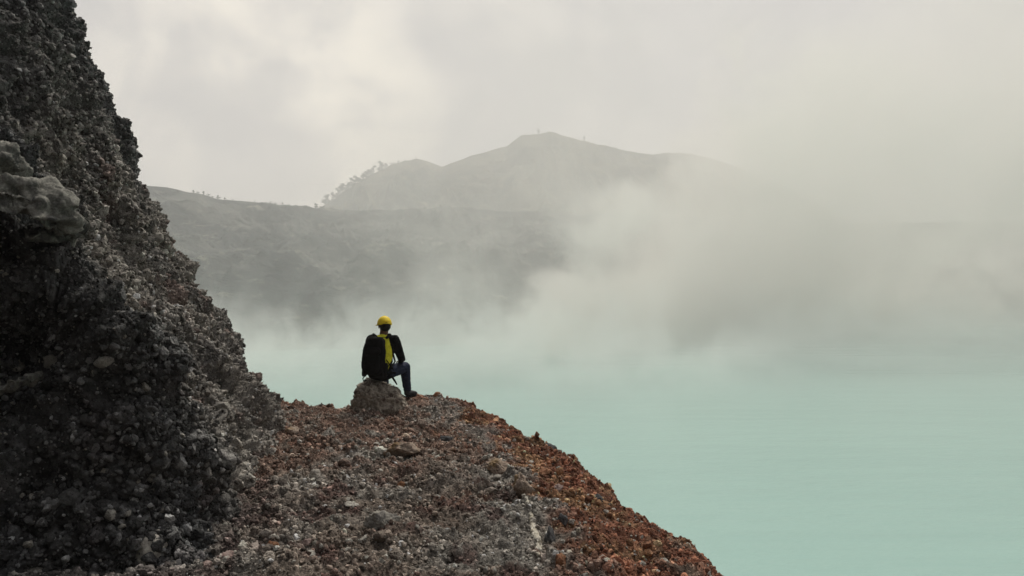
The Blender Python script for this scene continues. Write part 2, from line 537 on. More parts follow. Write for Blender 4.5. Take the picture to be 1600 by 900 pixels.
# ------------------------------------------------------------------ loose rubble on both
def clast_mesh(name, seed, sub, amp=0.30, facet=0.35, elong=(1, 1, 1)):
    bm = bmesh.new(); bmesh.ops.create_icosphere(bm, subdivisions=sub, radius=1.0)
    V = np.array([v.co[:] for v in bm.verts]); Fc = np.array([[v.index for v in f.verts] for f in bm.faces]); bm.free()
    rg = np.random.default_rng(seed)
    Nn = V.copy()
    V = V * (1 + 0.22 * fbm(V * 1.3 + seed * 7.1, 3)[:, None])
    # break it along random planes
    for k in range(13):
        n = rg.normal(size=3); n /= np.linalg.norm(n); h = rg.uniform(0.42, 0.85)
        V = V - np.clip(V @ n - h, 0, None)[:, None] * n * 0.97
    V = V + Nn * (0.10 * (ridged(V * 2.6 + seed, 4, 0.6) - 1.2) + 0.05 * fbm(V * 9 + seed, 3, 0.6))[:, None]
    V = V * elong
    me = bpy.data.meshes.new(name)
    me.from_pydata(V.tolist(), [], Fc.tolist()); me.update()
    me.polygons.foreach_set('use_smooth', np.full(len(Fc), True, bool))
    return me


CLASTS = []
for k in range(8):
    me = clast_mesh('clast', 20 + k, 4)
    me.materials.append(ROCK_CLAST)
    CLASTS.append(bpy.data.objects.new('clast_shape', me))


def scatter_surface(Gd, N, count, rng, weight=None):
    """random points on a grid surface, uniform by area"""
    a = Gd[:-1, :-1]; b = Gd[1:, :-1]; c = Gd[:-1, 1:]; d = Gd[1:, 1:]
    A = np.linalg.norm(np.cross(b - a, c - a), axis=2)
    if weight is not None: A = A * weight[:-1, :-1]
    p = (A / A.sum()).ravel()
    idx = rng.choice(len(p), size=count, p=p)
    i, j = np.unravel_index(idx, A.shape)
    u = rng.random((count, 1)); v = rng.random((count, 1))
    P = (a[i, j] * (1 - u) + b[i, j] * u) * (1 - v) + (c[i, j] * (1 - u) + d[i, j] * u) * v
    return P, N[i, j]


def rubble(name, parts, label):
    P = np.concatenate([p[0] for p in parts]); S = np.concatenate([p[1] for p in parts]); Cc = np.concatenate([p[2] for p in parts])
    n = len(P); rg = np.random.default_rng(n)
    me = bpy.data.meshes.new(name)
    me.vertices.add(n); me.vertices.foreach_set('co', (P + (0, 0, H)).astype(np.float32).ravel())
    def attr(nm, ty, key, arr):
        a = me.attributes.new(nm, ty, 'POINT'); a.data.foreach_set(key, np.ascontiguousarray(arr).ravel())
    sc = S[:, None] * rg.uniform(0.65, 1.25, (n, 3))
    attr('size', 'FLOAT_VECTOR', 'vector', sc.astype(np.float32))
    attr('spin', 'FLOAT_VECTOR', 'vector', rg.uniform(0, 6.283, (n, 3)).astype(np.float32))
    attr('which', 'INT', 'value', rg.integers(0, len(CLASTS), n).astype(np.int32))
    attr('col', 'FLOAT_VECTOR', 'vector', Cc.astype(np.float32))
    o = bpy.data.objects.new(name, me); COL.objects.link(o)
    me.materials.append(ROCK_CLAST)
    ng = bpy.data.node_groups.get('rubble_nodes')
    if ng is None:
        ng = bpy.data.node_groups.new('rubble_nodes', 'GeometryNodeTree')
        ng.interface.new_socket('Geometry', in_out='INPUT', socket_type='NodeSocketGeometry')
        ng.interface.new_socket('Geometry', in_out='OUTPUT', socket_type='NodeSocketGeometry')
        gi = ng.nodes.new('NodeGroupInput'); go = ng.nodes.new('NodeGroupOutput')
        iop = ng.nodes.new('GeometryNodeInstanceOnPoints'); iop.inputs['Pick Instance'].default_value = True
        join = ng.nodes.new('GeometryNodeJoinGeometry')
        for co in reversed(CLASTS):
            oi = ng.nodes.new('GeometryNodeObjectInfo'); oi.inputs['Object'].default_value = co; oi.inputs['As Instance'].default_value = True
            ng.links.new(oi.outputs['Geometry'], join.inputs[0])
        def na(nm, ty):
            a = ng.nodes.new('GeometryNodeInputNamedAttribute'); a.data_type = ty; a.inputs['Name'].default_value = nm
            return a.outputs['Attribute']
        ng.links.new(gi.outputs[0], iop.inputs['Points']); ng.links.new(join.outputs[0], iop.inputs['Instance'])
        ng.links.new(na('which', 'INT'), iop.inputs['Instance Index'])
        ng.links.new(na('size', 'FLOAT_VECTOR'), iop.inputs['Scale'])
        e2r = ng.nodes.new('FunctionNodeEulerToRotation')
        ng.links.new(na('spin', 'FLOAT_VECTOR'), e2r.inputs[0]); ng.links.new(e2r.outputs[0], iop.inputs['Rotation'])
        ng.links.new(iop.outputs[0], go.inputs[0])
    md = o.modifiers.new('rubble', 'NODES'); md.node_group = ng
    tag(o, label, 'rubble', kind='stuff')
    return o


def tints(P, base_fn, rng, pale=0.05, spread=0.58):
    n = len(P)
    c = base_fn(P)
    v = np.exp(rng.normal(0, spread, n)) * 0.95
    c = c * v[:, None] * 1.18
    k = rng.random(n) < pale
    c[k] = PALE * rng.uniform(0.6, 1.05, (k.sum(), 1))
    return np.clip(c, 0.012, 0.6)


def layers(Gd, N, col_fn, spec, rng, weight=None, clump=None):
    out = []
    for count, r0, r1, sink, pale in spec:
        P, Nn = scatter_surface(Gd, N, count, rng, weight)
        s = r0 * (r1 / r0) ** (rng.random(len(P)) ** 1.6)
        if clump is not None:
            s = s * clump(P)
        P = P + Nn * (s * sink)[:, None]
        out.append((P, s, tints(P, col_fn, rng, pale)))
    return out


rng = np.random.default_rng(5)
grid_normals = globals().get('_gn', grid_normals)
GN_ = grid_normals(G)
if GN_[10, 10, 2] < 0: GN_ = -GN_
ed, _, _ = edge_sd(GX, GY)
gw = ((GX > -4.4) & (GX < 3.2) & (GY > 3.4) & (GY < 13.6) & (ed < 1.2)).astype(float)
_dg = np.clip(fbm(G.reshape(-1, 3)[:, :] * 1.6 + 77, 2), -1, 1).reshape(GX.shape) if False else 0
cl_g = lambda P: 0.72 + 0.55 * sstep(fbm(P * 1.3 + 40, 3), -0.4, 0.6)
RUB = 1.0
rubble('rubble', layers(G, GN_, ground_color, [
    (int(260 * RUB), 0.04, 0.075, 0.05, 0.08),
    (int(36000 * RUB), 0.013, 0.038, 0.10, 0.085),
    (int(70000 * RUB), 0.007, 0.016, 0.15, 0.05),
    (int(120000 * RUB), 0.0045, 0.008, 0.3, 0.04)], rng, gw, cl_g), 'loose grey and rust gravel covering the promontory')
ww = np.zeros(WG.shape[:2]); ww[60:925, 8:490] = 1.0
cl_w = lambda P: 0.7 + 0.7 * sstep(fbm(P * 0.9 + 60, 3), -0.4, 0.6)
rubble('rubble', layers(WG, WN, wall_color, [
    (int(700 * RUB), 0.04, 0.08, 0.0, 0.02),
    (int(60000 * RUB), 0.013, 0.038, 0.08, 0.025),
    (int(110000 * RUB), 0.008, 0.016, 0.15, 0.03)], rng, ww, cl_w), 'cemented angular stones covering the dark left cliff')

# ------------------------------------------------------------------ lake
m, t = new_mat('lake_water')
g = t.node('ShaderNodeNewGeometry').outputs['Position']
s_ = t.sep(g)
gs = t.comb(t.m('MULTIPLY', s_[0], 0.35), s_[1], 0.0)
gst = t.comb(t.m('MULTIPLY', s_[0], 0.12), s_[1], 0.0)
c = t.mix(t.ss(t.m('ADD', t.m('MULTIPLY', t.noise(gs, 0.012, 4.0, 0.5), 0.6), t.m('MULTIPLY', t.noise(gst, 0.09, 4.0, 0.6), 0.4)), 0.40, 0.60), (0.232, 0.405, 0.372, 1), (0.250, 0.430, 0.392, 1))
b = t.m('ADD', t.noise(gs, 0.55, 4.0, 0.6), t.m('MULTIPLY', t.noise(gs, 0.12, 3.0, 0.5), 1.5))
finish(m, t, c, 0.20, b, 0.5, 0.35, 0.4)
WATER = m
a = np.linspace(0, 2 * math.pi, 97)[:-1]
rr = np.concatenate([[0.1], np.linspace(20, 1400, 40)])
V = np.stack([rr[:, None] * np.sin(a), rr[:, None] * np.cos(a), np.zeros((len(rr), len(a)))], -1)
V = np.concatenate([V, V[:, :1]], 1)
water = mesh_np('lake_water', V.reshape(-1, 3), grid_faces(len(rr), len(a) + 1, True), WATER)
tag(water, 'milky turquoise acid lake filling the crater', 'lake', kind='structure')

# ------------------------------------------------------------------ crater rim all round
def ang(px):
    return math.degrees(math.atan((px - 800) / F))


ridge_px = [(225, 318), (260, 317), (300, 321), (350, 328), (400, 328), (450, 331), (500, 333), (560, 335), (600, 335), (640, 330), (680, 326), (700, 325),
            (750, 328), (800, 331), (860, 333), (950, 338), (1050, 342), (1150, 350), (1250, 352), (1300, 345), (1400, 338), (1460, 320), (1500, 300), (1530, 330), (1552, 325), (1572, 316), (1600, 300)]
#      angle, shore distance, shore z, rim distance, rim height
RIM = [(-180, 18, -3.5, 190, 88), (-140, 18, -3, 190, 92), (-100, 26, -2, 220, 100), (-70, 40, -6, 300, 105), (-50, 180, -46, 480, 112), (-38, 400, -46, 700, 104)]
for px, py in ridge_px:
    a_ = ang(px)
    rd = np.interp(px, [225, 700, 900, 1300, 1600], [800, 900, 960, 1280, 1340])
    sh = np.interp(px, [225, 600, 850, 1200, 1600], [540, 560, 640, 960, 1060])
    RIM.append((a_, sh, -46, rd, (450 - py) * rd / F / math.cos(R(a_))))
RIM += [(38, 960, -46, 1250, 120), (42, 900, -46, 1200, 140), (60, 520, -46, 800, 250), (85, 220, -46, 460, 180), (115, 70, -46, 300, 130), (140, 22, -5, 220, 100), (180, 18, -3.5, 190, 88)]
RIM = np.array(sorted(RIM))
az = np.concatenate([np.arange(-180, -34, 1.0), np.arange(-34, 36, 0.07), np.arange(36, 181, 1.0)])
sh = np.interp(az, RIM[:, 0], RIM[:, 1]); shz = np.interp(az, RIM[:, 0], RIM[:, 2])
rd = np.interp(az, RIM[:, 0], RIM[:, 3]); rh = np.interp(az, RIM[:, 0], RIM[:, 4])
_wd = np.exp(-np.linspace(-2, 2, 81) ** 2); _wd /= _wd.sum()
_rs = np.convolve(np.pad(rh, 40, 'edge'), _wd, 'valid'); _rb = sstep(az, ang(1230), ang(1330))
rh = rh * (1 - _rb) + np.minimum(_rs, 95 + 0 * rh) * _rb
k_ = np.exp(-np.linspace(-2, 2, 9) ** 2); k_ /= k_.sum()
sh = np.convolve(np.pad(sh, 4, 'edge'), k_, 'valid'); rd = np.convolve(np.pad(rd, 4, 'edge'), k_, 'valid')
vt = np.linspace(0, 1, 150)
tt = vt[None, :]
rad = sh[:, None] + (rd - sh)[:, None] * tt
prof = 0.42 * sstep(tt, 0.0, 0.30) + 0.33 * tt + 0.25 * sstep(tt, 0.6, 1.0)     # cliffs at the shore, then terraces
hz = shz[:, None] + (rh - shz)[:, None] * prof
ca, sa = np.cos(np.radians(az))[:, None], np.sin(np.radians(az))[:, None]
P = np.stack([rad * sa, rad * ca, hz], -1)
pf = P.reshape(-1, 3)
arc = (np.radians(az)[:, None] * rad).ravel()
q = np.stack([arc * 0.018, rad.ravel() * 0.004, hz.ravel() * 0.006], 1)
warp = fbm(pf * 0.006 + 5, 3)
q[:, 0] += warp * 0.9
env = (np.sin(np.pi * np.clip(tt, 0, 1)) ** 0.7 * np.ones_like(rad)).ravel()
scale_far = np.clip(rad.ravel() / 700, 0.15, 1.2)
dz = env * scale_far * (13 * (ridged(q, 4) - 1.0) + 10 * fbm(pf * 0.010 + 3, 5) + 3.2 * ridged(pf * 0.05, 3))
dz += (1 - env) * scale_far * 1.2 * fbm(np.stack([arc * 0.05, arc * 0, hz.ravel() * 0], 1), 3) * (tt * np.ones_like(rad)).ravel()
_gl = np.abs(((arc * 0.021 + 0.9 * fbm(pf * 0.012, 3) - rad.ravel() * 0.012) % 1.0) - 0.5) * 2
dz += env * 5.0 * (sstep(_gl, 0, .6) - .7) * sstep(hz.ravel(), 45, 10)
P[..., 2] += dz.reshape(rad.shape)
rim_row = P[:, -1].copy()
back = []
for dr, dzz in ((25, -3), (90, -10), (260, -26), (520, -60)):
    r2 = rd + dr
    back.append(np.stack([r2 * sa[:, 0], r2 * ca[:, 0], rim_row[:, 2] + dzz + 2 * fbm(np.stack([az * .3, az * 0 + dr, az * 0], 1), 3)], -1)[:, None])
P = np.concatenate([P] + back, 1)
m, t = new_mat('crater_slope')
g = t.node('ShaderNodeNewGeometry').outputs['Position']
g2 = t.vm('MULTIPLY', g, (1, 1, 2.4))
n1 = t.noise(g2, 0.012, 6.0, 0.6, 0.8)
n2 = t.noise(g2, 0.05, 6.0, 0.65, 0.5)
c = t.mix(t.ss(n1, 0.42, 0.60), (0.042, 0.044, 0.047, 1), (0.115, 0.115, 0.108, 1))
c = t.mix(t.ss(n2, 0.56, 0.70), c, (0.20, 0.195, 0.16, 1))
c = t.mix(t.ss(n2, 0.46, 0.34), c, (0.025, 0.028, 0.025, 1))
finish(m, t, c, 0.95, n2, 0.8, 6.0, 0.1)
SLOPE = m
hills = mesh_np('hills', P.reshape(-1, 3) + (0, 0, H), grid_faces(P.shape[0], P.shape[1], True), SLOPE)
tag(hills, 'grey crater walls and rim ringing the lake, half lost in steam', 'hills', kind='structure')

# ------------------------------------------------------------------ mountain behind the rim
mt = np.array([(440, 352), (500, 331), (520, 319), (540, 303), (560, 291), (590, 273), (610, 262), (630, 255), (650, 251), (665, 253), (690, 262), (720, 250), (750, 240), (790, 229),
      (815, 211), (840, 210), (860, 206), (870, 209), (900, 219), (950, 232), (1000, 245), (1020, 248), (1045, 246), (1080, 250), (1120, 262), (1160, 278),
      (1230, 310), (1300, 350)], float)
MD = 1500.0
ma = np.arange(ang(440), ang(1300), 0.05)
mpx = 800 + F * np.tan(np.radians(ma))
mpy = np.interp(mpx, mt[:, 0], mt[:, 1])
mdist = MD + 70 * perlin(np.stack([ma * 0.35, ma * 0 + 2.5, ma * 0], 1))
mh = (450 - mpy) * mdist / F / np.cos(np.radians(ma)) 
us = np.concatenate([np.linspace(0, 1, 110), 1 + np.linspace(0.03, 1, 30)])
rad = (mdist - 520)[:, None] + us[None, :] * 520
e = np.where(us < 1, us ** 1.15, 2 - us)[None, :]
base = 20.0
hz = base + (mh - base)[:, None] * e
ca, sa = np.cos(np.radians(ma))[:, None], np.sin(np.radians(ma))[:, None]
P = np.stack([rad * sa, rad * ca, hz], -1); pf = P.reshape(-1, 3)
arc = (np.radians(ma)[:, None] * rad).ravel()
env = (np.clip(1 - np.abs(1 - us) * 0, 0, 1)[None, :] * np.clip(np.abs(us - 1) * 4, 0, 1)[None, :] * np.ones_like(rad)).ravel()
q = np.stack([arc * 0.009 + fbm(pf * 0.004, 2) * 0.8, rad.ravel() * 0.0022, arc * 0], 1)
dz = env * (34 * (ridged(q, 4) - 1.1) + 9 * fbm(pf * 0.02, 4)) + 1.6 * fbm(np.stack([arc * 0.06, rad.ravel() * 0.06, arc * 0], 1), 3)
P[..., 2] += dz.reshape(rad.shape)
mrow = P[:, 109].copy()
m, t = new_mat('mountain_forest')
g = t.node('ShaderNodeNewGeometry').outputs['Position']
n1 = t.noise(g, 0.010, 6.0, 0.6, 0.6); n2 = t.noise(g, 0.06, 5.0, 0.65)
c = t.mix(t.ss(n1, 0.4, 0.62), (0.04, 0.05, 0.035, 1), (0.13, 0.125, 0.085, 1))
c = t.mix(t.ss(n2, 0.5, 0.7), c, (0.17, 0.16, 0.11, 1))
finish(m, t, c, 0.95, n2, 0.8, 6.0, 0.1)
mountain = mesh_np('mountain', P.reshape(-1, 3) + (0, 0, H), grid_faces(P.shape[0], P.shape[1], True), m)
tag(mountain, 'hazy mountain with a flat notched summit behind the crater rim', 'mountain', kind='structure')

# ------------------------------------------------------------------ air
def box(name, lo, hi, mat):
    x0, y0, z0 = lo; x1, y1, z1 = hi
    V = [(x0, y0, z0), (x1, y0, z0), (x1, y1, z0), (x0, y1, z0), (x0, y0, z1), (x1, y0, z1), (x1, y1, z1), (x0, y1, z1)]
    Fc = [(0, 3, 2, 1), (4, 5, 6, 7), (0, 1, 5, 4), (1, 2, 6, 5), (2, 3, 7, 6), (3, 0, 4, 7)]
    return mesh_np(name, V, Fc, mat, smooth=False)


def vol(name, color, dens, aniso=0.2, step=1.0):
    m, t = new_mat(name)
    v = t.node('ShaderNodeVolumePrincipled')
    v.inputs['Color'].default_value = (*color, 1)
    v.inputs['Anisotropy'].default_value = aniso
    if callable(dens):
        t.link(dens(t), v.inputs['Density'])
    else:
        v.inputs['Density'].default_value = dens
    t.link(v.outputs[0], t.node('ShaderNodeOutputMaterial').inputs['Volume'])
    m.cycles.volume_step_rate = step
    return m


HAZE = 0.00062
hz_ = box('haze', (-2450, -2450, -6.2), (2450, 2450, 430), vol('thin_haze', (0.98, 0.965, 0.965), HAZE))
tag(hz_, 'thin pale haze filling the crater air', 'haze', kind='stuff')


def dens_bank(t):
    g = t.node('ShaderNodeNewGeometry').outputs['Position']
    x, y, z = t.sep(g)
    wv = t.noise(g, 0.010, 3.0, 0.5, color=True)
    gw_ = t.vm('ADD', g, t.vm('MULTIPLY', wv, (110, 110, 110)))
    n = t.noise(t.vm('MULTIPLY', gw_, (1, 0.35, 0.85)), 0.0150, 6.0, 0.60, 0.6)
    nf = t.m('SUBTRACT', n, 0.5)
    # left limit of the bank leans to the right with height
    s = t.m('SUBTRACT', x, t.m('ADD', 4.0, t.m('ADD', t.m('MULTIPLY', z, 0.48), t.m('MULTIPLY', t.m('MULTIPLY', z, z), 0.0014))))
    s = t.m('ADD', s, t.m('MULTIPLY', nf, 420.0))
    body = t.ss(s, -25.0, 70.0)
    veil = t.m('MULTIPLY', t.ss(t.m('ADD', x, t.m('MULTIPLY', nf, 600.0)), -190.0, 40.0), 0.16)
    rightf = t.ss(t.m('ADD', x, t.m('MULTIPLY', nf, 500.0)), 900.0, 700.0, 1.0, 1.0)
    topf = t.ss(z, 345.0, 150.0)
    d = t.m('MULTIPLY', t.m('MAXIMUM', body, veil), t.m('MULTIPLY', rightf, topf))
    d = t.m('MULTIPLY', d, t.ss(n, 0.40, 0.60, 0.36, 1.5))
    d = t.m('MULTIPLY', d, t.ss(z, 70.0, 10.0, 1.0, 2.4))
    # the foot of the bank stands farther off towards the right
    yf = t.m('SUBTRACT', y, t.m('MULTIPLY', t.m('MINIMUM', t.m('MAXIMUM', x, 0.0), 430.0), t.ss(z, 160.0, 20.0, 0.35, 1.02)))
    front = t.m('MULTIPLY', t.ss(yf, 390.0, 430.0), t.m('MULTIPLY', t.ss(yf, 760.0, 640.0), t.ss(y, 1240.0, 1000.0)))
    return t.m('MULTIPLY', t.m('MULTIPLY', d, front), 0.0082)


bank = box('steam', (-260, 325, 1.0), (860, 1245, 350), vol('steam_bank', (0.998, 0.985, 0.945), dens_bank, 0.0, 0.7))
tag(bank, 'tall drifting bank of steam rising off the lake', 'steam', kind='stuff')


def dens_low(t):
    g = t.node('ShaderNodeNewGeometry').outputs['Position']
    x, y, z = t.sep(g)
    wv = t.noise(g, 0.02, 2.0, 0.5, color=True)
    gw_ = t.vm('ADD', g, t.vm('MULTIPLY', wv, (34, 34, 34)))
    n = t.noise(t.vm('MULTIPLY', gw_, (1, 0.4, 0.75)), 0.030, 5.0, 0.62, 0.5)
    hgt = t.ss(n, 0.44, 0.62, 9.0, 60.0)
    fall = t.ss(t.m('DIVIDE', z, hgt), 1.0, 0.0)
    ds = t.m('MULTIPLY', t.ss(y, 150.0, 430.0), t.ss(x, -420.0, -160.0, 0.9, 1.0))
    rf = t.ss(t.m('SUBTRACT', y, t.m('MULTIPLY', t.m('MAXIMUM', x, 0.0), 1.0)), 120.0, 420.0, 0.06, 1.0)
    lay = t.m('MULTIPLY', t.m('MULTIPLY', fall, ds), rf)
    return t.m('MULTIPLY', lay, 0.0125)


low = box('steam', (-420, 140, 0.5), (900, 960, 60), vol('steam_on_water', (0.997, 0.995, 0.97), dens_low, 0.0, 0.4))
tag(low, 'low wisps of steam curling off the turquoise water', 'steam', kind='stuff')
#SETTING_DONE

# ------------------------------------------------------------------ rock things
from mathutils.bvhtree import BVHTree


def bvh_of(Gd):
    Vv = Gd.reshape(-1, 3); Ff = grid_faces(Gd.shape[0], Gd.shape[1])
    return BVHTree.FromPolygons((Vv + (0, 0, H)).tolist(), Ff.tolist())


_gi = np.where((gx > -4.6) & (gx < 2.6))[0]; _gj = np.where((gy > 3.0) & (gy < 14.5))[0]
BV_G = bvh_of(G[_gi[0]:_gi[-1]:3, _gj[0]:_gj[-1]:3]); BV_W = bvh_of(WG[45:935:3, 0:490:2])


def hit(px, py):
    for k in range(40):
        h = hit_once(px - 0.5 * k, py + 1.5 * k)
        if h is not None: return h


def hit_once(px, py):
    d = Vector(((px - 800) / F, 1, (450 - py) / F)).normalized()
    best = None
    for b in (BV_G, BV_W):
        loc, n, i, dist = b.ray_cast(Vector((0, 0, H)), d, 60)
        if loc is not None and (best is None or dist < best[2]):
            if n.dot(d) > 0: n = -n
            best = (loc, n, dist)
    return best


def rock_verts(seed, sub, amp=0.30, facet=0.15, planes=13, grain=0.04, gscale=8.0, flat=0.95):
    bm = bmesh.new(); bmesh.ops.create_icosphere(bm, subdivisions=sub, radius=1.0)
    V = np.array([v.co[:] for v in bm.verts]); Fc = np.array([[v.index for v in f.verts] for f in bm.faces]); bm.free()
    rg = np.random.default_rng(seed); Nn = V.copy()
    for k in range(planes):
        n = rg.normal(size=3); n /= np.linalg.norm(n); h = rg.uniform(0.5, 0.88)
        V = V - np.clip(V @ n - h, 0, None)[:, None] * n * flat
    V = V * (1 + amp * 0.6 * fbm(V * 1.5 + seed * 5.3, 4)[:, None])
    d1, d2, _ = worley(V * 2.3 + seed)
    V = V + Nn * ((0.5 - d1) * facet * 0.4)[:, None]
    d1, d2, _ = worley(V * gscale + seed)
    V = V + Nn * ((0.45 - d1) * grain * 1.6 + grain * 0.8 * ridged(V * gscale * 1.7, 3))[:, None]
    return V, Fc


M_GREY = stone_mat('grey_stone', (0.20, 0.19, 0.175), (0.30, 0.285, 0.25))
M_PALE = stone_mat('pale_ash_stone', (0.33, 0.31, 0.28), (0.50, 0.48, 0.43))
M_BROWN = stone_mat('brown_stone', (0.22, 0.165, 0.13), (0.33, 0.27, 0.22), c3=(0.23, 0.16, 0.09))
M_DARKS = stone_mat('dark_stone', (0.055, 0.055, 0.06), (0.11, 0.11, 0.112))
M_RUSTS = stone_mat('rust_stone', (0.20, 0.09, 0.05), (0.30, 0.17, 0.10))
M_PINK = stone_mat('pinkish_stone', (0.23, 0.165, 0.15), (0.34, 0.27, 0.25))
M_SEAT = stone_mat('grainy_boulder', (0.20, 0.175, 0.145), (0.40, 0.355, 0.295), scale=16, c3=(0.10, 0.075, 0.062), bscale=55, bump=1.0, bdist=0.02)
M_OUT = stone_mat('smooth_pale_outcrop', (0.11, 0.11, 0.10), (0.25, 0.245, 0.22), scale=9, c3=(0.06, 0.06, 0.06), bscale=60, bump=0.6, bdist=0.02)


def rock(px, py, wpx, hpx, mat, label, cat='stone', name='stone', sink=0.25, seed=None, dpth=0.9, sub=4, spin=0.0, group=None, Y=None, **kw):
    h = hit(px, py)
    if Y is not None:
        loc, n = pw(px, py, Y), Vector((0, 0, 1))
    else:
        loc, n, _ = h
    k = loc.y / F
    a, c_ = wpx * k * 0.5, hpx * k * 0.5
    V, Fc = rock_verts(seed if seed is not None else int(px * 7 + py), sub, **kw)
    V = V * (1 + 1.1 * crag(V + px * 0.01, 1.15, (2.2, 6.0))[0])[:, None]
    V = V * (a, (a + c_) * 0.5 * dpth, c_)
    cs, sn = math.cos(spin), math.sin(spin)
    V = np.stack([V[:, 0] * cs - V[:, 2] * sn, V[:, 1], V[:, 0] * sn + V[:, 2] * cs], 1)
    o = mesh_np(name, V, Fc, mat)
    o.location = loc + n * (min(a, c_) * (0.5 - sink))
    return tag(o, label, cat, group)


# the boulder that is sat on
V, Fc = rock_verts(3, 6, amp=0.12, facet=0.22, planes=5, grain=0.042, gscale=7.5, flat=0.5)
V = np.sign(V) * np.abs(V) ** 0.80
V = V * (0.365, 0.34, 0.385)
V = V * (1 + 1.5 * crag(V + 5, 1.5)[0])[:, None]
V[:, 2] = np.minimum(V[:, 2], 0.385 + 0.02 * fbm(V * 9, 3))
V = V * (1 + 0.05 * fbm(V * 6 + 3, 4)[:, None])
V[:, 2] -= 0.05 * np.clip(V[:, 0] / 0.35, 0, 1) ** 2
boulder = mesh_np('boulder', V, Fc, M_SEAT)
boulder.location = (-1.875, 11.32, H - 1.668)
tag(boulder, 'rounded grainy grey boulder the man is sitting on', 'boulder')


# the pale smooth outcrop high on the left
def ellipsoid(bm, c, r, sub=3):
    r = (r, r, r) if np.isscalar(r) else r
    bmesh.ops.create_icosphere(bm, subdivisions=sub, radius=1.0, matrix=Matrix.Translation(c) @ Matrix.Diagonal((*r, 1)))


def chain(bm, pts, sc=(1, 1, 1), dens=3.0):
    """tapered limb through (x, y, z, r) points"""
    for p, q_ in zip(pts[:-1], pts[1:]):
        a = Vector(p[:3]); b = Vector(q_[:3]); L = (b - a).length
        n = max(2, int(L / (min(p[3], q_[3]) / dens)) + 1)
        for i in range(n + 1):
            t_ = i / n; r = p[3] * (1 - t_) + q_[3] * t_
            ellipsoid(bm, a.lerp(b, t_), (r * sc[0], r * sc[1], r * sc[2]), 2)


def superbox(bm, c, r, e=0.45, rot=None, sub=4):
    """rounded box"""
    t_ = bmesh.new(); bmesh.ops.create_icosphere(t_, subdivisions=sub, radius=1.0)
    M = Matrix.Translation(c) @ (rot or Matrix.Identity(4)) @ Matrix.Diagonal((*r, 1))
    for v in t_.verts:
        p = Vector([math.copysign(abs(x) ** e, x) for x in v.co])
        v.co = M @ p
    me_ = bpy.data.meshes.new('tmp'); t_.to_mesh(me_); t_.free(); bm.from_mesh(me_); bpy.data.meshes.remove(me_)


def remesh(name, bm, voxel, mat, parent=None, smooth=4, disp=None, mats=None, face_mat=None):
    me = bpy.data.meshes.new(name); bm.to_mesh(me); bm.free()
    o = bpy.data.objects.new(name, me); COL.objects.link(o)
    md = o.modifiers.new('r', 'REMESH'); md.mode = 'VOXEL'; md.voxel_size = voxel; md.use_smooth_shade = True
    if smooth:
        s = o.modifiers.new('s', 'SMOOTH'); s.factor = 0.5; s.iterations = smooth
    bpy.context.view_layer.update()
    ev = o.evaluated_get(bpy.context.evaluated_depsgraph_get())
    m2 = bpy.data.meshes.new_from_object(ev)
    o.modifiers.clear(); o.data = m2; m2.name = name; bpy.data.meshes.remove(me)
    n = len(m2.vertices)
    Vv = np.empty(n * 3, np.float32); m2.vertices.foreach_get('co', Vv); Vv = Vv.reshape(-1, 3)
    if disp is not None:
        Nv = np.empty(n * 3, np.float32); m2.vertices.foreach_get('normal', Nv); Nv = Nv.reshape(-1, 3)
        Vv = (Vv + Nv * disp(Vv, Nv)[:, None]).astype(np.float32)
        m2.vertices.foreach_set('co', Vv.ravel()); m2.update()
    m2.materials.clear()
    for k in (mats or [mat]): m2.materials.append(k)
    if face_mat is not None:
        cen = np.empty(len(m2.polygons) * 3, np.float32); m2.polygons.foreach_get('center', cen); cen = cen.reshape(-1, 3)
        nrm = np.empty(len(m2.polygons) * 3, np.float32); m2.polygons.foreach_get('normal', nrm)
        m2.polygons.foreach_set('material_index', face_mat(cen, nrm.reshape(-1, 3)).astype(np.int32))
    m2.polygons.foreach_set('use_smooth', np.full(len(m2.polygons), True, bool))
    if parent: o.parent = parent
    return o


bm = bmesh.new()
kk = 5.1 / F
for (px, py, rx, ry, Yo) in ((-60, 290, 85, 75, 5.2), (-5, 262, 40, 42, 5.25), (15, 305, 55, 30, 5.1), (45, 300, 34, 28, 5.15), (62, 322, 34, 24, 5.1), (84, 346, 24, 22, 5.12),
                         (104, 362, 16, 15, 5.25), (78, 376, 12, 14, 5.28), (-30, 330, 80, 22, 5.0), (20, 326, 50, 18, 4.98)):
    ellipsoid(bm, tuple(pw(px, py, Yo)), (rx * kk, 0.26, ry * kk))
outc = remesh('rock_outcrop', bm, 0.014, M_OUT, smooth=6,
              disp=lambda v, n: 0.08 * fbm(v * 3.0, 4) + 0.034 * (ridged(v * (3, 3, 5.5) + 2, 3, 0.5) - 1.0) - 0.04 * sstep(perlin(v * 5.5 + 8), 0.2, 0.5) + 0.55 * crag(v, 2.6)[0] + 0.006 * ridged(v * 40, 3) - 0.02 - 0.07 * sstep(-n[:, 2], 0.1, 0.6))
tag(outc, 'smooth pale grey rock outcrop jutting from the dark cliff', 'rock outcrop')
bm = bmesh.new()
for (px, py, rx, ry) in ((-10, 612, 40, 16), (22, 604, 26, 15), (42, 592, 16, 12)):
    ellipsoid(bm, tuple(pw(px, py, 5.2)), (rx * kk, 0.22, ry * kk))
o = remesh('rock_ledge', bm, 0.012, M_OUT, smooth=4, disp=lambda v, n: 0.05 * fbm(v * 5, 4) + 0.35 * crag(v, 1.0)[0] - 0.03)
tag(o, 'pale smooth ledge low on the dark cliff at the picture edge', 'rock ledge')

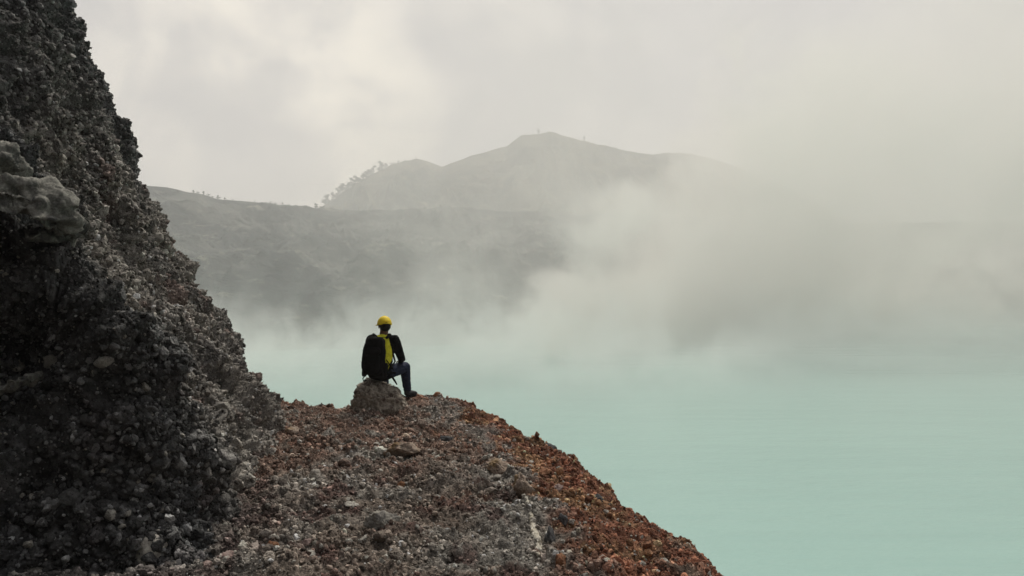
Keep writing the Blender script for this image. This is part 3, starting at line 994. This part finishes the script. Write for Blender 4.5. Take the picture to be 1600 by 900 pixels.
rock(84, 572, 44, 36, M_GREY, 'dull grey lump in the dark cliff above the pale ledge', seed=5)
rock(162, 562, 30, 24, M_GREY, 'grey rounded stone in shade below the outcrop', seed=6)
rock(236, 864, 52, 56, M_PALE, 'pale pointed stone at the foot of the dark cliff', sink=0.45, seed=12, amp=0.3)
rock(58, 892, 46, 24, M_GREY, 'flat grey stone at the bottom left corner', seed=13)
rock(460, 675, 24, 17, M_BROWN, 'tan rounded stone lying in the saddle below the cliff', seed=14)
rock(384, 731, 16, 12, M_PALE, 'small pale stone at the cliff foot, upper of two', seed=15)
rock(388, 745, 22, 12, M_PALE, 'flat pale stone at the cliff foot, lower of two', seed=16)
rock(350, 640, 28, 20, M_GREY, 'grey stone beside the dark gully in the cliff', seed=17)
rock(208, 442, 26, 20, M_GREY, 'blocky grey stone on the lit flank of the cliff', seed=18)
rock(243, 372, 26, 22, M_GREY, 'knobbly stone jutting from the cliff edge against the lake wall', seed=19)
rock(292, 432, 20, 16, M_GREY, 'lower stone jutting from the cliff edge', seed=20)
rock(684, 617, 15, 12, M_RUSTS, 'small rounded stone standing on the skyline past the boot', seed=21, sink=0.1)
rock(860, 700, 24, 11, M_DARKS, 'dark flat stone near the lake edge of the rust slope', seed=22, sub=4, spin=-0.4)
rock(876, 698, 14, 10, M_GREY, 'small grey stone on the rim above the lake', seed=23, sink=0.1)
rock(776, 738, 52, 40, M_BROWN, 'long brown rock with ochre side on the ridge', 'rock', 'rock', seed=24, spin=-0.45, sub=5, sink=0.08)
rock(806, 768, 42, 52, M_BROWN, 'rounded taupe rock just below the long brown rock', 'rock', 'rock', seed=31, sub=5, sink=0.05)
rock(880, 817, 20, 25, M_DARKS, 'dark grey stone on the rust slope', seed=26)
rock(935, 780, 24, 20, M_DARKS, 'dark stone high on the rust slope by the rim', seed=27)
rock(896, 836, 10, 16, M_GREY, 'narrow grey stone below the dark stone', seed=28)
rock(946, 801, 11, 10, M_PALE, 'small whitish stone near the rim of the rust slope', seed=29)
rock(947, 878, 12, 10, M_PALE, 'small white stone low on the rust slope', seed=30)
rock(852, 742, 26, 18, M_RUSTS, 'ochre brown stone on the upper rust slope', seed=32)
rock(870, 764, 20, 14, M_PINK, 'pale chipped stone below the ochre brown one', seed=33)
rock(876, 880, 18, 30, M_RUSTS, 'tall rust coloured stone beside the dark cleft', seed=34)
rock(858, 842, 20, 46, M_DARKS, 'dark upright slab standing in for the shaded cleft beside the white crust', seed=35, sink=0.5)  # dark stone added to paint the shade of the cleft
rock(481, 868, 23, 15, M_PALE, 'white rounded stone on the red rubble', seed=36)
rock(478, 850, 22, 13, M_PINK, 'pinkish flat stone just above the white one', seed=37, spin=0.4)
rock(424, 838, 20, 7, M_PALE, 'thin pale splinter lying on the red rubble', seed=38, spin=0.25)
rock(447, 834, 9, 10, M_PALE, 'small cream stone beside the pale splinter', seed=39)
rock(352, 876, 38, 26, M_PINK, 'large pinkish stone at the bottom of the slope', seed=40)
rock(322, 888, 20, 20, M_PINK, 'smaller pinkish stone left of the large one', seed=41)
rock(425, 855, 22, 22, M_RUSTS, 'reddish rough stone below the pale splinter', seed=42)
rock(548, 790, 28, 10, M_PALE, 'long pale sliver on the grey middle slope', seed=43, spin=-0.2)
rock(712, 735, 10, 8, M_PALE, 'small pale chip on the brown slope below the crest', seed=44)
rock(625, 705, 60, 30, M_BROWN, 'broad brown hummock of rock under the boulder', 'rock', 'rock', seed=45, sub=5, sink=0.5)
rock(600, 822, 60, 44, M_GREY, 'lumpy grey rock half buried in the middle slope', 'rock', 'rock', seed=46, sub=5, sink=0.55)
rock(700, 690, 36, 20, M_DARKS, 'dark block in the shaded hollow of the knoll', 'rock', 'rock', seed=47, sink=0.5)
rock(628, 760, 18, 16, M_RUSTS, 'single rusty red stone amid the grey rubble', seed=48)

# white mineral crust running down the ridge
crust = [(822, 778), (826, 792), (829, 806), (832, 820), (836, 834), (840, 846), (842, 858), (838, 868)]
bm = bmesh.new()
for i, (px, py) in enumerate(crust):
    h = hit(px, py)
    r = [0.007, 0.010, 0.012, 0.014, 0.020, 0.024, 0.018, 0.010][i]
    p = h[0] + h[1] * 0.006
    if i: chain(bm, [(*prev, pr), (*p, r)], (1, 1, 0.7), 2.0)
    prev, pr = p, r
M_CRUST = stone_mat('mineral_crust', (0.42, 0.38, 0.30), (0.66, 0.63, 0.56), scale=30)
o = remesh('mineral_crust', bm, 0.005, M_CRUST, smooth=1, disp=lambda v, n: 0.014 * ridged(v * 22, 3) - 0.008)
tag(o, 'white streak of mineral crust running down beside the rust slope', 'mineral crust')

# ------------------------------------------------------------------ the seated person
def plain(name, col, rough=0.8, sc=40.0, amp=0.25, bump=0.3, bdist=0.003, spec=0.2, sheen=0.0):
    m, t = new_mat(name)
    g = t.node('ShaderNodeTexCoord').outputs['Object']
    n = t.noise(g, sc, 4.0, 0.6)
    f = t.ss(n, 0.3, 0.7, 1 - amp, 1 + amp)
    c = t.mix(1.0, (*col, 1), t.comb(f, f, f), 'MULTIPLY')
    return finish(m, t, c, rough, t.noise(g, sc * 3, 4.0, 0.6), bump, bdist, spec, sheen=sheen)


M_SKIN = plain('brown_skin', (0.16, 0.075, 0.045), 0.55, 30, 0.12, 0.1, 0.001, 0.35)
M_HAIR = plain('black_hair', (0.012, 0.010, 0.009), 0.6, 120, 0.4)
M_BLACK = plain('black_cloth', (0.005, 0.005, 0.0055), 0.95, 25, 0.3, spec=0.08)
M_YEL = plain('yellow_cloth', (0.80, 0.78, 0.045), 0.75, 25, 0.15)
M_CAP = plain('yellow_cap_cloth', (0.80, 0.60, 0.03), 0.6, 40, 0.12)
M_JEAN = plain('dark_blue_denim', (0.016, 0.022, 0.050), 0.85, 60, 0.35)
M_BOOT = plain('dark_grey_boot', (0.028, 0.030, 0.033), 0.7, 60, 0.35)
M_SOLE = plain('rubber_sole', (0.012, 0.012, 0.012), 0.8)
M_PACK = plain('black_pack_nylon', (0.0045, 0.0045, 0.005), 0.9, 50, 0.3, spec=0.08)
M_EYE = plain('eye', (0.5, 0.48, 0.45), 0.2, 10, 0.05)

man = bpy.data.objects.new('person', None); COL.objects.link(man)
pk_shift = 0.018
man.location = (-1.835, 11.30, H - 1.282)
tag(man, 'person in yellow cap with black backpack sitting on a boulder, facing the lake', 'person')

HD = Vector((0.030, 0.075, 0.748))           # head centre
yaw = R(22)                                   # turned a little to the left
fwd = Vector((-math.sin(yaw), math.cos(yaw), -0.12)).normalized(); rt = Vector((math.cos(yaw), math.sin(yaw), 0)); up = rt.cross(fwd)


def hp(r_, f_, u_):
    return tuple(HD + rt * r_ + fwd * f_ + up * u_)


foot_r = ground_z(np.array([-1.835 + .36]), np.array([11.30 + .50]))[0] + 1.282
foot_l = ground_z(np.array([-1.835 - .02]), np.array([11.30 + .60]))[0] + 1.282
fr = max(min(foot_r, -0.25), -0.31) + 0.035; fl = max(min(foot_l, -0.25), -0.38) + 0.035

HIPR, HIPL = (.085, .03, .10, .095), (-.085, .03, .10, .095)
KNR, KNL = (.285, .345, .135, .062), (-.03, .43, .13, .062)
ANR, ANL = (.31, .40, fr + .075, .042), (-.03, .47, fl + .075, .042)
SHR, SHL = (.175, .05, .545, .062), (-.150, .035, .545, .062)
ELR, ELL = (.275, .07, .285, .044), (-.235, .15, .285, .044)
WRR, WRL = (.235, .285, .235, .028), (-.06, .34, .225, .028)
TORSO = [((0, .01, .09), (.165, .125, .10)), ((0, .015, .17), (.148, .115, .12)), ((0, .03, .27), (.140, .108, .12)), ((.005, .035, .38), (.152, .115, .12)),
         ((.008, .035, .47), (.165, .110, .10)), ((.01, .045, .53), (.135, .085, .06))]

bm = bmesh.new()
for c_, r_ in TORSO: ellipsoid(bm, c_, r_)
chain(bm, [(.01, .045, .55, .062), (.022, .06, .62, .062), (.030, .07, .69, .060)])
chain(bm, [(-.15, .035, .55, .055), (.01, .045, .575, .055), (.168, .05, .55, .055)])
ellipsoid(bm, hp(0, -.005, .025), (.078, .092, .088)); ellipsoid(bm, hp(0, .035, -.035), (.058, .058, .062)); ellipsoid(bm, hp(0, .055, -.075), (.036, .036, .028))
chain(bm, [(*hp(0, .093, .012), .011), (*hp(0, .106, -.022), .015)]); ellipsoid(bm, hp(0, .09, -.052), (.024, .012, .010))
for s in (-1, 1):
    ellipsoid(bm, hp(s * .080, -.005, -.012), (.010, .018, .030)); ellipsoid(bm, hp(s * .032, .082, .018), (.018, .014, .008))
for sh_, el_, wr_, sd_ in ((SHR, ELR, WRR, 1), (SHL, ELL, WRL, -1)):
    chain(bm, [sh_[:3] + (.050,), el_[:3] + (.036,), wr_])
    w0 = Vector(wr_[:3]); fd = (w0 - Vector(el_[:3])).normalized(); sdv = Vector((0, 0, 1)).cross(fd).normalized() * (-sd_); dn = Vector((0, 0, -1))
    palm = w0 + fd * .055
    for k in range(4):
        a0 = w0 + fd * .02 + sdv * (-.024 + .016 * k); a1 = w0 + fd * .085 + sdv * (-.033 + .022 * k)
        chain(bm, [(*a0, .014), (*a1, .0115)], dens=2)
        Lf = (.036, .042, .040, .030)[k]
        b1 = a1 + (fd * .9 + dn * .35).normalized() * Lf; b2 = b1 + (fd * .5 + dn * .85).normalized() * Lf * .75; b3 = b2 + (fd * .1 + dn * 1.0).normalized() * Lf * .5
        chain(bm, [(*a1, .0100), (*b1, .0088), (*b2, .0080), (*b3, .0070)], dens=2)
    th = w0 + fd * .03 - sdv * .026
    t1 = th + (fd * .6 - sdv * .75 + dn * .25).normalized() * .038; t2 = t1 + (fd * .9 - sdv * .25 + dn * .3).normalized() * .030
    chain(bm, [(*th, .0145), (*t1, .011), (*t2, .009)], dens=2)
for hp_, kn_, an_ in ((HIPR, KNR, ANR), (HIPL, KNL, ANL)):
    chain(bm, [hp_[:3] + (.085,), kn_[:3] + (.052,)]); m1 = Vector(kn_[:3]).lerp(Vector(an_[:3]), .35) - Vector((0, .012, 0))
    chain(bm, [kn_[:3] + (.050,), (*m1, .050), an_[:3] + (.036,)])
    chain(bm, [an_[:3] + (.034,), (an_[0] + .03, an_[1] + .05, an_[2] - .04, .030), (an_[0] + .07, an_[1] + .12, an_[2] - .055, .022)])
body = remesh('body', bm, 0.005, M_SKIN, man, smooth=3)

# clothes
bm = bmesh.new()
for c_, r_ in TORSO: ellipsoid(bm, c_, tuple(x + .016 for x in r_))
chain(bm, [(-.145, .035, .545, .068), (.01, .042, .562, .070), (.165, .05, .545, .068)])
chain(bm, [(.012, .046, .57, .066), (.022, .06, .612, .062)])
for sh_, el_, wr_ in ((SHR, ELR, WRR), (SHL, ELL, WRL)):
    mid = Vector(sh_[:3]).lerp(Vector(el_[:3]), .5)
    chain(bm, [sh_[:3] + (.080,), (*mid, .068), el_[:3] + (.055,), wr_[:3] + (.036,)])


def folds(v, n):
    return 0.0045 * fbm(v * (16, 16, 34), 3) + 0.004 * ridged(v * (9, 9, 20) + 5, 2) - 0.003


def yellow(cen, n):
    x, y, z = cen[:, 0], cen[:, 1], cen[:, 2]
    # leaf shaped back panel to the right of the pack, and the collar
    xr = .118 + .055 * np.sin(np.clip((z - .12) / .47, 0, 1) * math.pi) - .02
    back = (y < .06) & (x < xr) & (x > -.16) & (z > .10) & (z < .585)
    collar = (z > .592) & (y < .12) & (x > -.07) & (x < .10)
    return (back | collar).astype(int)


jacket = remesh('jacket', bm, 0.006, M_BLACK, man, smooth=3, disp=folds, mats=[M_BLACK, M_YEL], face_mat=yellow)
jacket['label'] = 'black long sleeved top with a bright yellow back and collar'
bm = bmesh.new()
ellipsoid(bm, (0, .01, .085), (.178, .138, .10))
for hp_, kn_, an_ in ((HIPR, KNR, ANR), (HIPL, KNL, ANL)):
    m1 = Vector(kn_[:3]).lerp(Vector(an_[:3]), .35) - Vector((0, .012, 0))
    chain(bm, [hp_[:3] + (.106,), kn_[:3] + (.078,), (*m1, .070), (an_[0], an_[1], an_[2] + .015, .058)])
remesh('trousers', bm, 0.006, M_JEAN, man, smooth=2, disp=lambda v, n: 0.006 * ridged(v * (12, 12, 30), 3) - 0.004)
for an_, bz in ((ANR, fr), (ANL, fl)):
    bm = bmesh.new(); ax, ay, azz = an_[:3]
    dx = .085 if an_ is ANR else .01
    chain(bm, [(ax, ay, azz + .05, .048), (ax, ay, azz, .047), (ax, ay - .01, azz - .045, .045)])
    chain(bm, [(ax, ay - .01, azz - .05, .043), (ax + dx * .5, ay + .07, azz - .05, .043), (ax + dx, ay + .15, azz - .062, .034), (ax + dx * 1.15, ay + .19, azz - .070, .026)], (1.05, 1.05, .85))
    bt = remesh('boot', bm, 0.006, M_BOOT, man, smooth=2, disp=lambda v, n: 0.002 * ridged(v * 40, 2))
    bm = bmesh.new()
    chain(bm, [(ax, ay - .015, azz - .098, .048), (ax + dx * .6, ay + .09, azz - .098, .046), (ax + dx * 1.15, ay + .185, azz - .098, .036)], (1, 1, .24))
    so = remesh('sole', bm, 0.005, M_SOLE, bt, smooth=1)

# hair under the cap
bm = bmesh.new(); ellipsoid(bm, hp(0, -.022, .02), (.083, .088, .085)); ellipsoid(bm, hp(0, -.045, -.028), (.070, .056, .058))
remesh('hair', bm, 0.005, M_HAIR, man, smooth=1, disp=lambda v, n: 0.002 * fbm(v * 90, 2))

# cap: crown shell, brim, seams, button and rear opening
def cap_shell():
    nu, nv = 64, 26; out = []
    for r0 in (1.0, 0.965):
        Vv = []
        for j in range(nv + 1):
            ph = math.pi / 2 * (j / nv) * 1.06
            for i in range(nu):
                th = 2 * math.pi * i / nu
                sr = math.sin(ph); seam = 1 - 0.012 * math.exp(-((((th / (math.pi / 3)) + .5) % 1 - .5) / .05) ** 2)
                # the low edge rises over the rear opening
                back = math.exp(-(((th - 1.5 * math.pi)) / .42) ** 2)
                u_ = math.cos(ph) * .122
                if j > nv - 9: u_ = u_ + back * .030 * ((j - (nv - 9)) / 9)
                Vv.append(hp(math.cos(th) * sr * .104 * r0 * seam, math.sin(th) * sr * .117 * r0 * seam - .004, u_ * r0 * seam + .018))
        out.append(Vv)
    V = out[0] + out[1]; Fc = []
    n1_ = len(out[0])
    for j in range(nv):
        for i in range(nu):
            a = j * nu + i; b = j * nu + (i + 1) % nu
            Fc.append((a, a + nu, b + nu, b)); Fc.append((n1_ + a, n1_ + b, n1_ + b + nu, n1_ + a + nu))
    for i in range(nu):
        a = nv * nu + i; b = nv * nu + (i + 1) % nu
        Fc.append((a, n1_ + a, n1_ + b, b))
    return V, Fc


V, Fc = cap_shell()
cap = mesh_np('cap', V, Fc, M_CAP, man)
cap['label'] = 'yellow cap with a rear strap opening'
bm = bmesh.new()
for a_ in np.linspace(-1.15, 1.15, 15):
    for f_ in np.linspace(0.80, 1.42, 8):
        rr_ = .104
        k2 = min(f_, 1.0 + .42 * math.cos(a_ * 1.25) ** 0.7 if abs(a_) < 1.2 else 1.0)
        ellipsoid(bm, hp(math.sin(a_) * rr_ * k2, math.cos(a_) * .115 * k2, .028 - .012 * (k2 - 1) * 2 - .012 * math.sin(a_) ** 2), (.011, .011, .0055), 2)
remesh('brim', bm, 0.004, M_CAP, cap, smooth=2)
bm = bmesh.new(); ellipsoid(bm, hp(0, -.004, .143), (.008, .008, .005), 2); remesh('cap_button', bm, 0.003, M_CAP, cap, smooth=0)
bm = bmesh.new()
pts = [(*hp(math.cos(t_) * .103, math.sin(t_) * .118 - .004, .024), .0065) for t_ in np.linspace(1.5 * math.pi - .5, 1.5 * math.pi + .5, 9)]
chain(bm, pts, (1, .6, 1)); remesh('strap', bm, 0.003, M_CAP, cap, smooth=0)
bm = bmesh.new(); ellipsoid(bm, hp(0, -.092, .047), (.032, .014, .017), 3); remesh('rear_opening', bm, 0.003, M_HAIR, cap, smooth=0)

# backpack
pk = bpy.data.objects.new('backpack', None); COL.objects.link(pk); pk.parent = man; pk.location.x = pk_shift; pk.scale = (0.95, 1, 1)
tilt = Matrix.Rotation(R(-7), 4, 'X') @ Matrix.Rotation(R(3), 4, 'Y') @ Matrix.Rotation(R(-8), 4, 'Z')
bm = bmesh.new()
superbox(bm, (-.100, -.170, .33), (.165, .100, .255), .72, tilt)
superbox(bm, (-.110, -.165, .26), (.172, .100, .190), .78, tilt)
superbox(bm, (-.075, -.160, .52), (.135, .090, .085), .65, tilt)
superbox(bm, (-.050, -.120, .09), (.140, .080, .080), .7, tilt)
remesh('pack_body', bm, 0.007, M_PACK, pk, smooth=3, disp=lambda v, n: 0.006 * fbm(v * 12, 3) + 0.003 * ridged(v * (10, 10, 26), 2))
bm = bmesh.new(); superbox(bm, (-.105, -.265, .25), (.110, .032, .130), .5, tilt); superbox(bm, (-.085, -.265, .42), (.10, .03, .045), .5, tilt)
remesh('front_pocket', bm, 0.006, M_PACK, pk, smooth=2, disp=lambda v, n: 0.004 * fbm(v * 18, 3))
for sx in (-.235, .065):
    bm = bmesh.new(); superbox(bm, (sx, -.165, .15), (.028, .07, .095), .55, tilt)
    remesh('side_pocket', bm, 0.006, M_PACK, pk, smooth=2, disp=lambda v, n: 0.004 * fbm(v * 20, 3))
bm = bmesh.new(); chain(bm, [(-.13, -.10, .585, .010), (-.115, -.11, .622, .009), (-.085, -.11, .628, .009), (-.06, -.10, .595, .010)])
remesh('haul_loop', bm, 0.004, M_PACK, pk, smooth=1)
for sx, ex in ((-.135, -.19), (.10, .175)):
    bm = bmesh.new()
    chain(bm, [(sx * .75, -.09, .585, .022), (sx, -.01, .632, .022), (sx * 1.05, .09, .60, .020), (sx * 1.1, .165, .50, .020), (sx * 1.15, .175, .36, .018), (ex * .95, .11, .24, .012), (ex * .72, -.08, .17, .009)], (1.2, .55, .7))
    st = remesh('shoulder_strap', bm, 0.005, M_PACK, pk, smooth=2)
for p in ([(.07, -.10, .28, .008), (.12, -.06, .20, .008), (.165, -.02, .13, .008)], [(.06, -.12, .14, .008), (.12, -.09, .22, .007), (.15, -.05, .27, .007)],
          [(.05, -.14, .08, .012), (.14, -.09, .10, .014), (.185, .0, .09, .014)], [(.15, -.10, .05, .014), (.19, -.12, .0, .015), (.225, -.12, -.055, .010)],
          [(-.235, -.16, .06, .008), (-.262, -.17, .03, .008), (-.25, -.17, -.005, .008), (-.215, -.16, .0, .008)]):
    bm = bmesh.new(); chain(bm, p, (1.1, .6, 1.1)); remesh('webbing_strap', bm, 0.004, M_PACK, pk, smooth=1)

# ------------------------------------------------------------------ trees far off on the rims
M_LEAF = plain('dark_foliage', (0.045, 0.060, 0.032), 0.9, 0.8, 0.35, 0.0)
M_BARK = plain('dark_bark', (0.06, 0.05, 0.04), 0.9, 4, 0.3, 0.0)


def tree_meshes(seed, h, wide, low):
    rg = np.random.default_rng(seed)
    bm = bmesh.new()
    def limb(a, b, r0, r1):
        a = Vector(a); b = Vector(b); d = b - a
        mt_ = Matrix.Translation((a + b) / 2) @ d.to_track_quat('Z', 'Y').to_matrix().to_4x4()
        bmesh.ops.create_cone(bm, cap_ends=True, segments=7, radius1=r0, radius2=r1, depth=d.length, matrix=mt_)
    k = Vector((rg.uniform(-.04, .04) * h, 0, h * .45)); limb((0, 0, -h * .08), k, h * .035, h * .024); limb(k, (k.x * 1.6, 0, h * .8), h * .024, h * .008)
    cl = []
    for i in range(9):
        z = rg.uniform(low, .95) * h; a = rg.uniform(0, 6.28); r = wide * h * math.sin(math.pi * min(1, max(.15, (z / h - low + .08) / (1.1 - low)))) * rg.uniform(.3, 1)
        p = Vector((math.cos(a) * r + k.x, math.sin(a) * r, z)); cl.append(p)
        limb((k.x, 0, z * .72), p, h * .012, h * .004)
    me1 = bpy.data.meshes.new('trunk'); bm.to_mesh(me1); bm.free(); me1.materials.append(M_BARK)
    V, Fc = [], []
    for p in cl:
        rc = h * rg.uniform(.13, .24)
        for j in range(60):
            d = rg.normal(size=3); d /= np.linalg.norm(d); c_ = np.array(p) + d * rc * rg.random() ** .4 * (1, 1, .75)
            u = rg.normal(size=3); u /= np.linalg.norm(u); v_ = np.cross(u, d); s = h * rg.uniform(.018, .036)
            n0 = len(V); V += [c_ - u * s - v_ * s, c_ + u * s - v_ * s, c_ + u * s + v_ * s, c_ - u * s + v_ * s]; Fc.append((n0, n0 + 1, n0 + 2, n0 + 3))
    me2 = bpy.data.meshes.new('crown'); me2.from_pydata([tuple(x) for x in V], [], Fc); me2.materials.append(M_LEAF)
    return me1, me2


TREES = [tree_meshes(1, 1, .45, .22), tree_meshes(2, 1, .30, .15), tree_meshes(3, 1, .55, .30), tree_meshes(4, 1, .42, .12)]


def tree(kind, loc, h, label, group, name='tree', cat='tree'):
    r = bpy.data.objects.new(name, None); COL.objects.link(r); r.location = loc; r.scale = (h, h, h); r.rotation_euler.z = random.uniform(0, 6.28)
    for nm, me in zip(('trunk', 'crown'), TREES[kind]):
        c_ = bpy.data.objects.new(nm, me); COL.objects.link(c_); c_.parent = r
    return tag(r, label, cat, group)


ORD = ['first', 'second', 'third', 'fourth', 'fifth', 'sixth', 'seventh', 'eighth', 'ninth', 'tenth', 'eleventh', 'twelfth', 'thirteenth', 'fourteenth', 'fifteenth', 'sixteenth',
       'seventeenth', 'eighteenth', 'nineteenth', 'twentieth', 'twenty-first', 'twenty-second']


def on_row(row, px):
    u = 800 + F * row[:, 0] / row[:, 1]
    i = int(np.argmin(np.where(row[:, 1] > 0, np.abs(u - px), 1e9)))
    return Vector(row[i]) + Vector((0, 0, H))


shoulder = [(513, 14, 0), (521, 9, 1), (528, 12, 0), (535, 13, 3), (544, 8, 1), (551, 13, 0), (558, 8, 3), (564, 13, 2), (573, 12, 0), (582, 9, 1), (593, 14, 0), (602, 7, 3), (508, 8, 3), (525, 9, 2), (540, 10, 2), (548, 9, 3), (569, 9, 3), (578, 8, 3), (612, 5, 2), (622, 4, 3)]
shoulder.sort()
for i, (px, hpx, kd) in enumerate(shoulder):
    p = on_row(mrow, px)
    tree(kd, p - Vector((0, 0, 0.30 * hpx * 1.5 * p.y / F)), hpx * 1.5 * p.y / F, f'hazy tree on the left shoulder of the mountain, {ORD[i]} one up from the rim', 'trees on the mountain shoulder')
for px, hpx, lb in ((842, 7, 'tiny tree just left of the flat mountain summit'), (913, 6, 'tiny tree on the slope right of the mountain summit'), (650, 3.5, 'tiny tree on the lower rounded peak')):
    p = on_row(mrow, px); tree(1, p - Vector((0, 0, .8)), hpx * 1.2 * p.y / F, lb, 'tiny trees on the summit line')
rimt = [(303, 5, 0), (309, 4, 2), (318, 6, 1), (325, 5, 2), (333, 4, 2), (341, 7, 0), (352, 4, 3), (363, 3, 2), (398, 3, 3), (414, 5, 2), (423, 6, 0), (432, 5, 2), (441, 4, 3), (452, 3, 2), (463, 4, 0),
        (494, 9, 0), (502, 7, 2), (640, 3, 3), (664, 4, 2), (688, 5, 0), (702, 4, 3)]
for i, (px, hpx, kd) in enumerate(rimt):
    p = on_row(rim_row, px)
    tree(kd, p - Vector((0, 0, 0.18 * hpx * p.y / F)), hpx * 1.1 * p.y / F, f'tiny tree on the crater rim skyline, {ORD[i]} from the cliff', 'tiny trees along the crater rim')
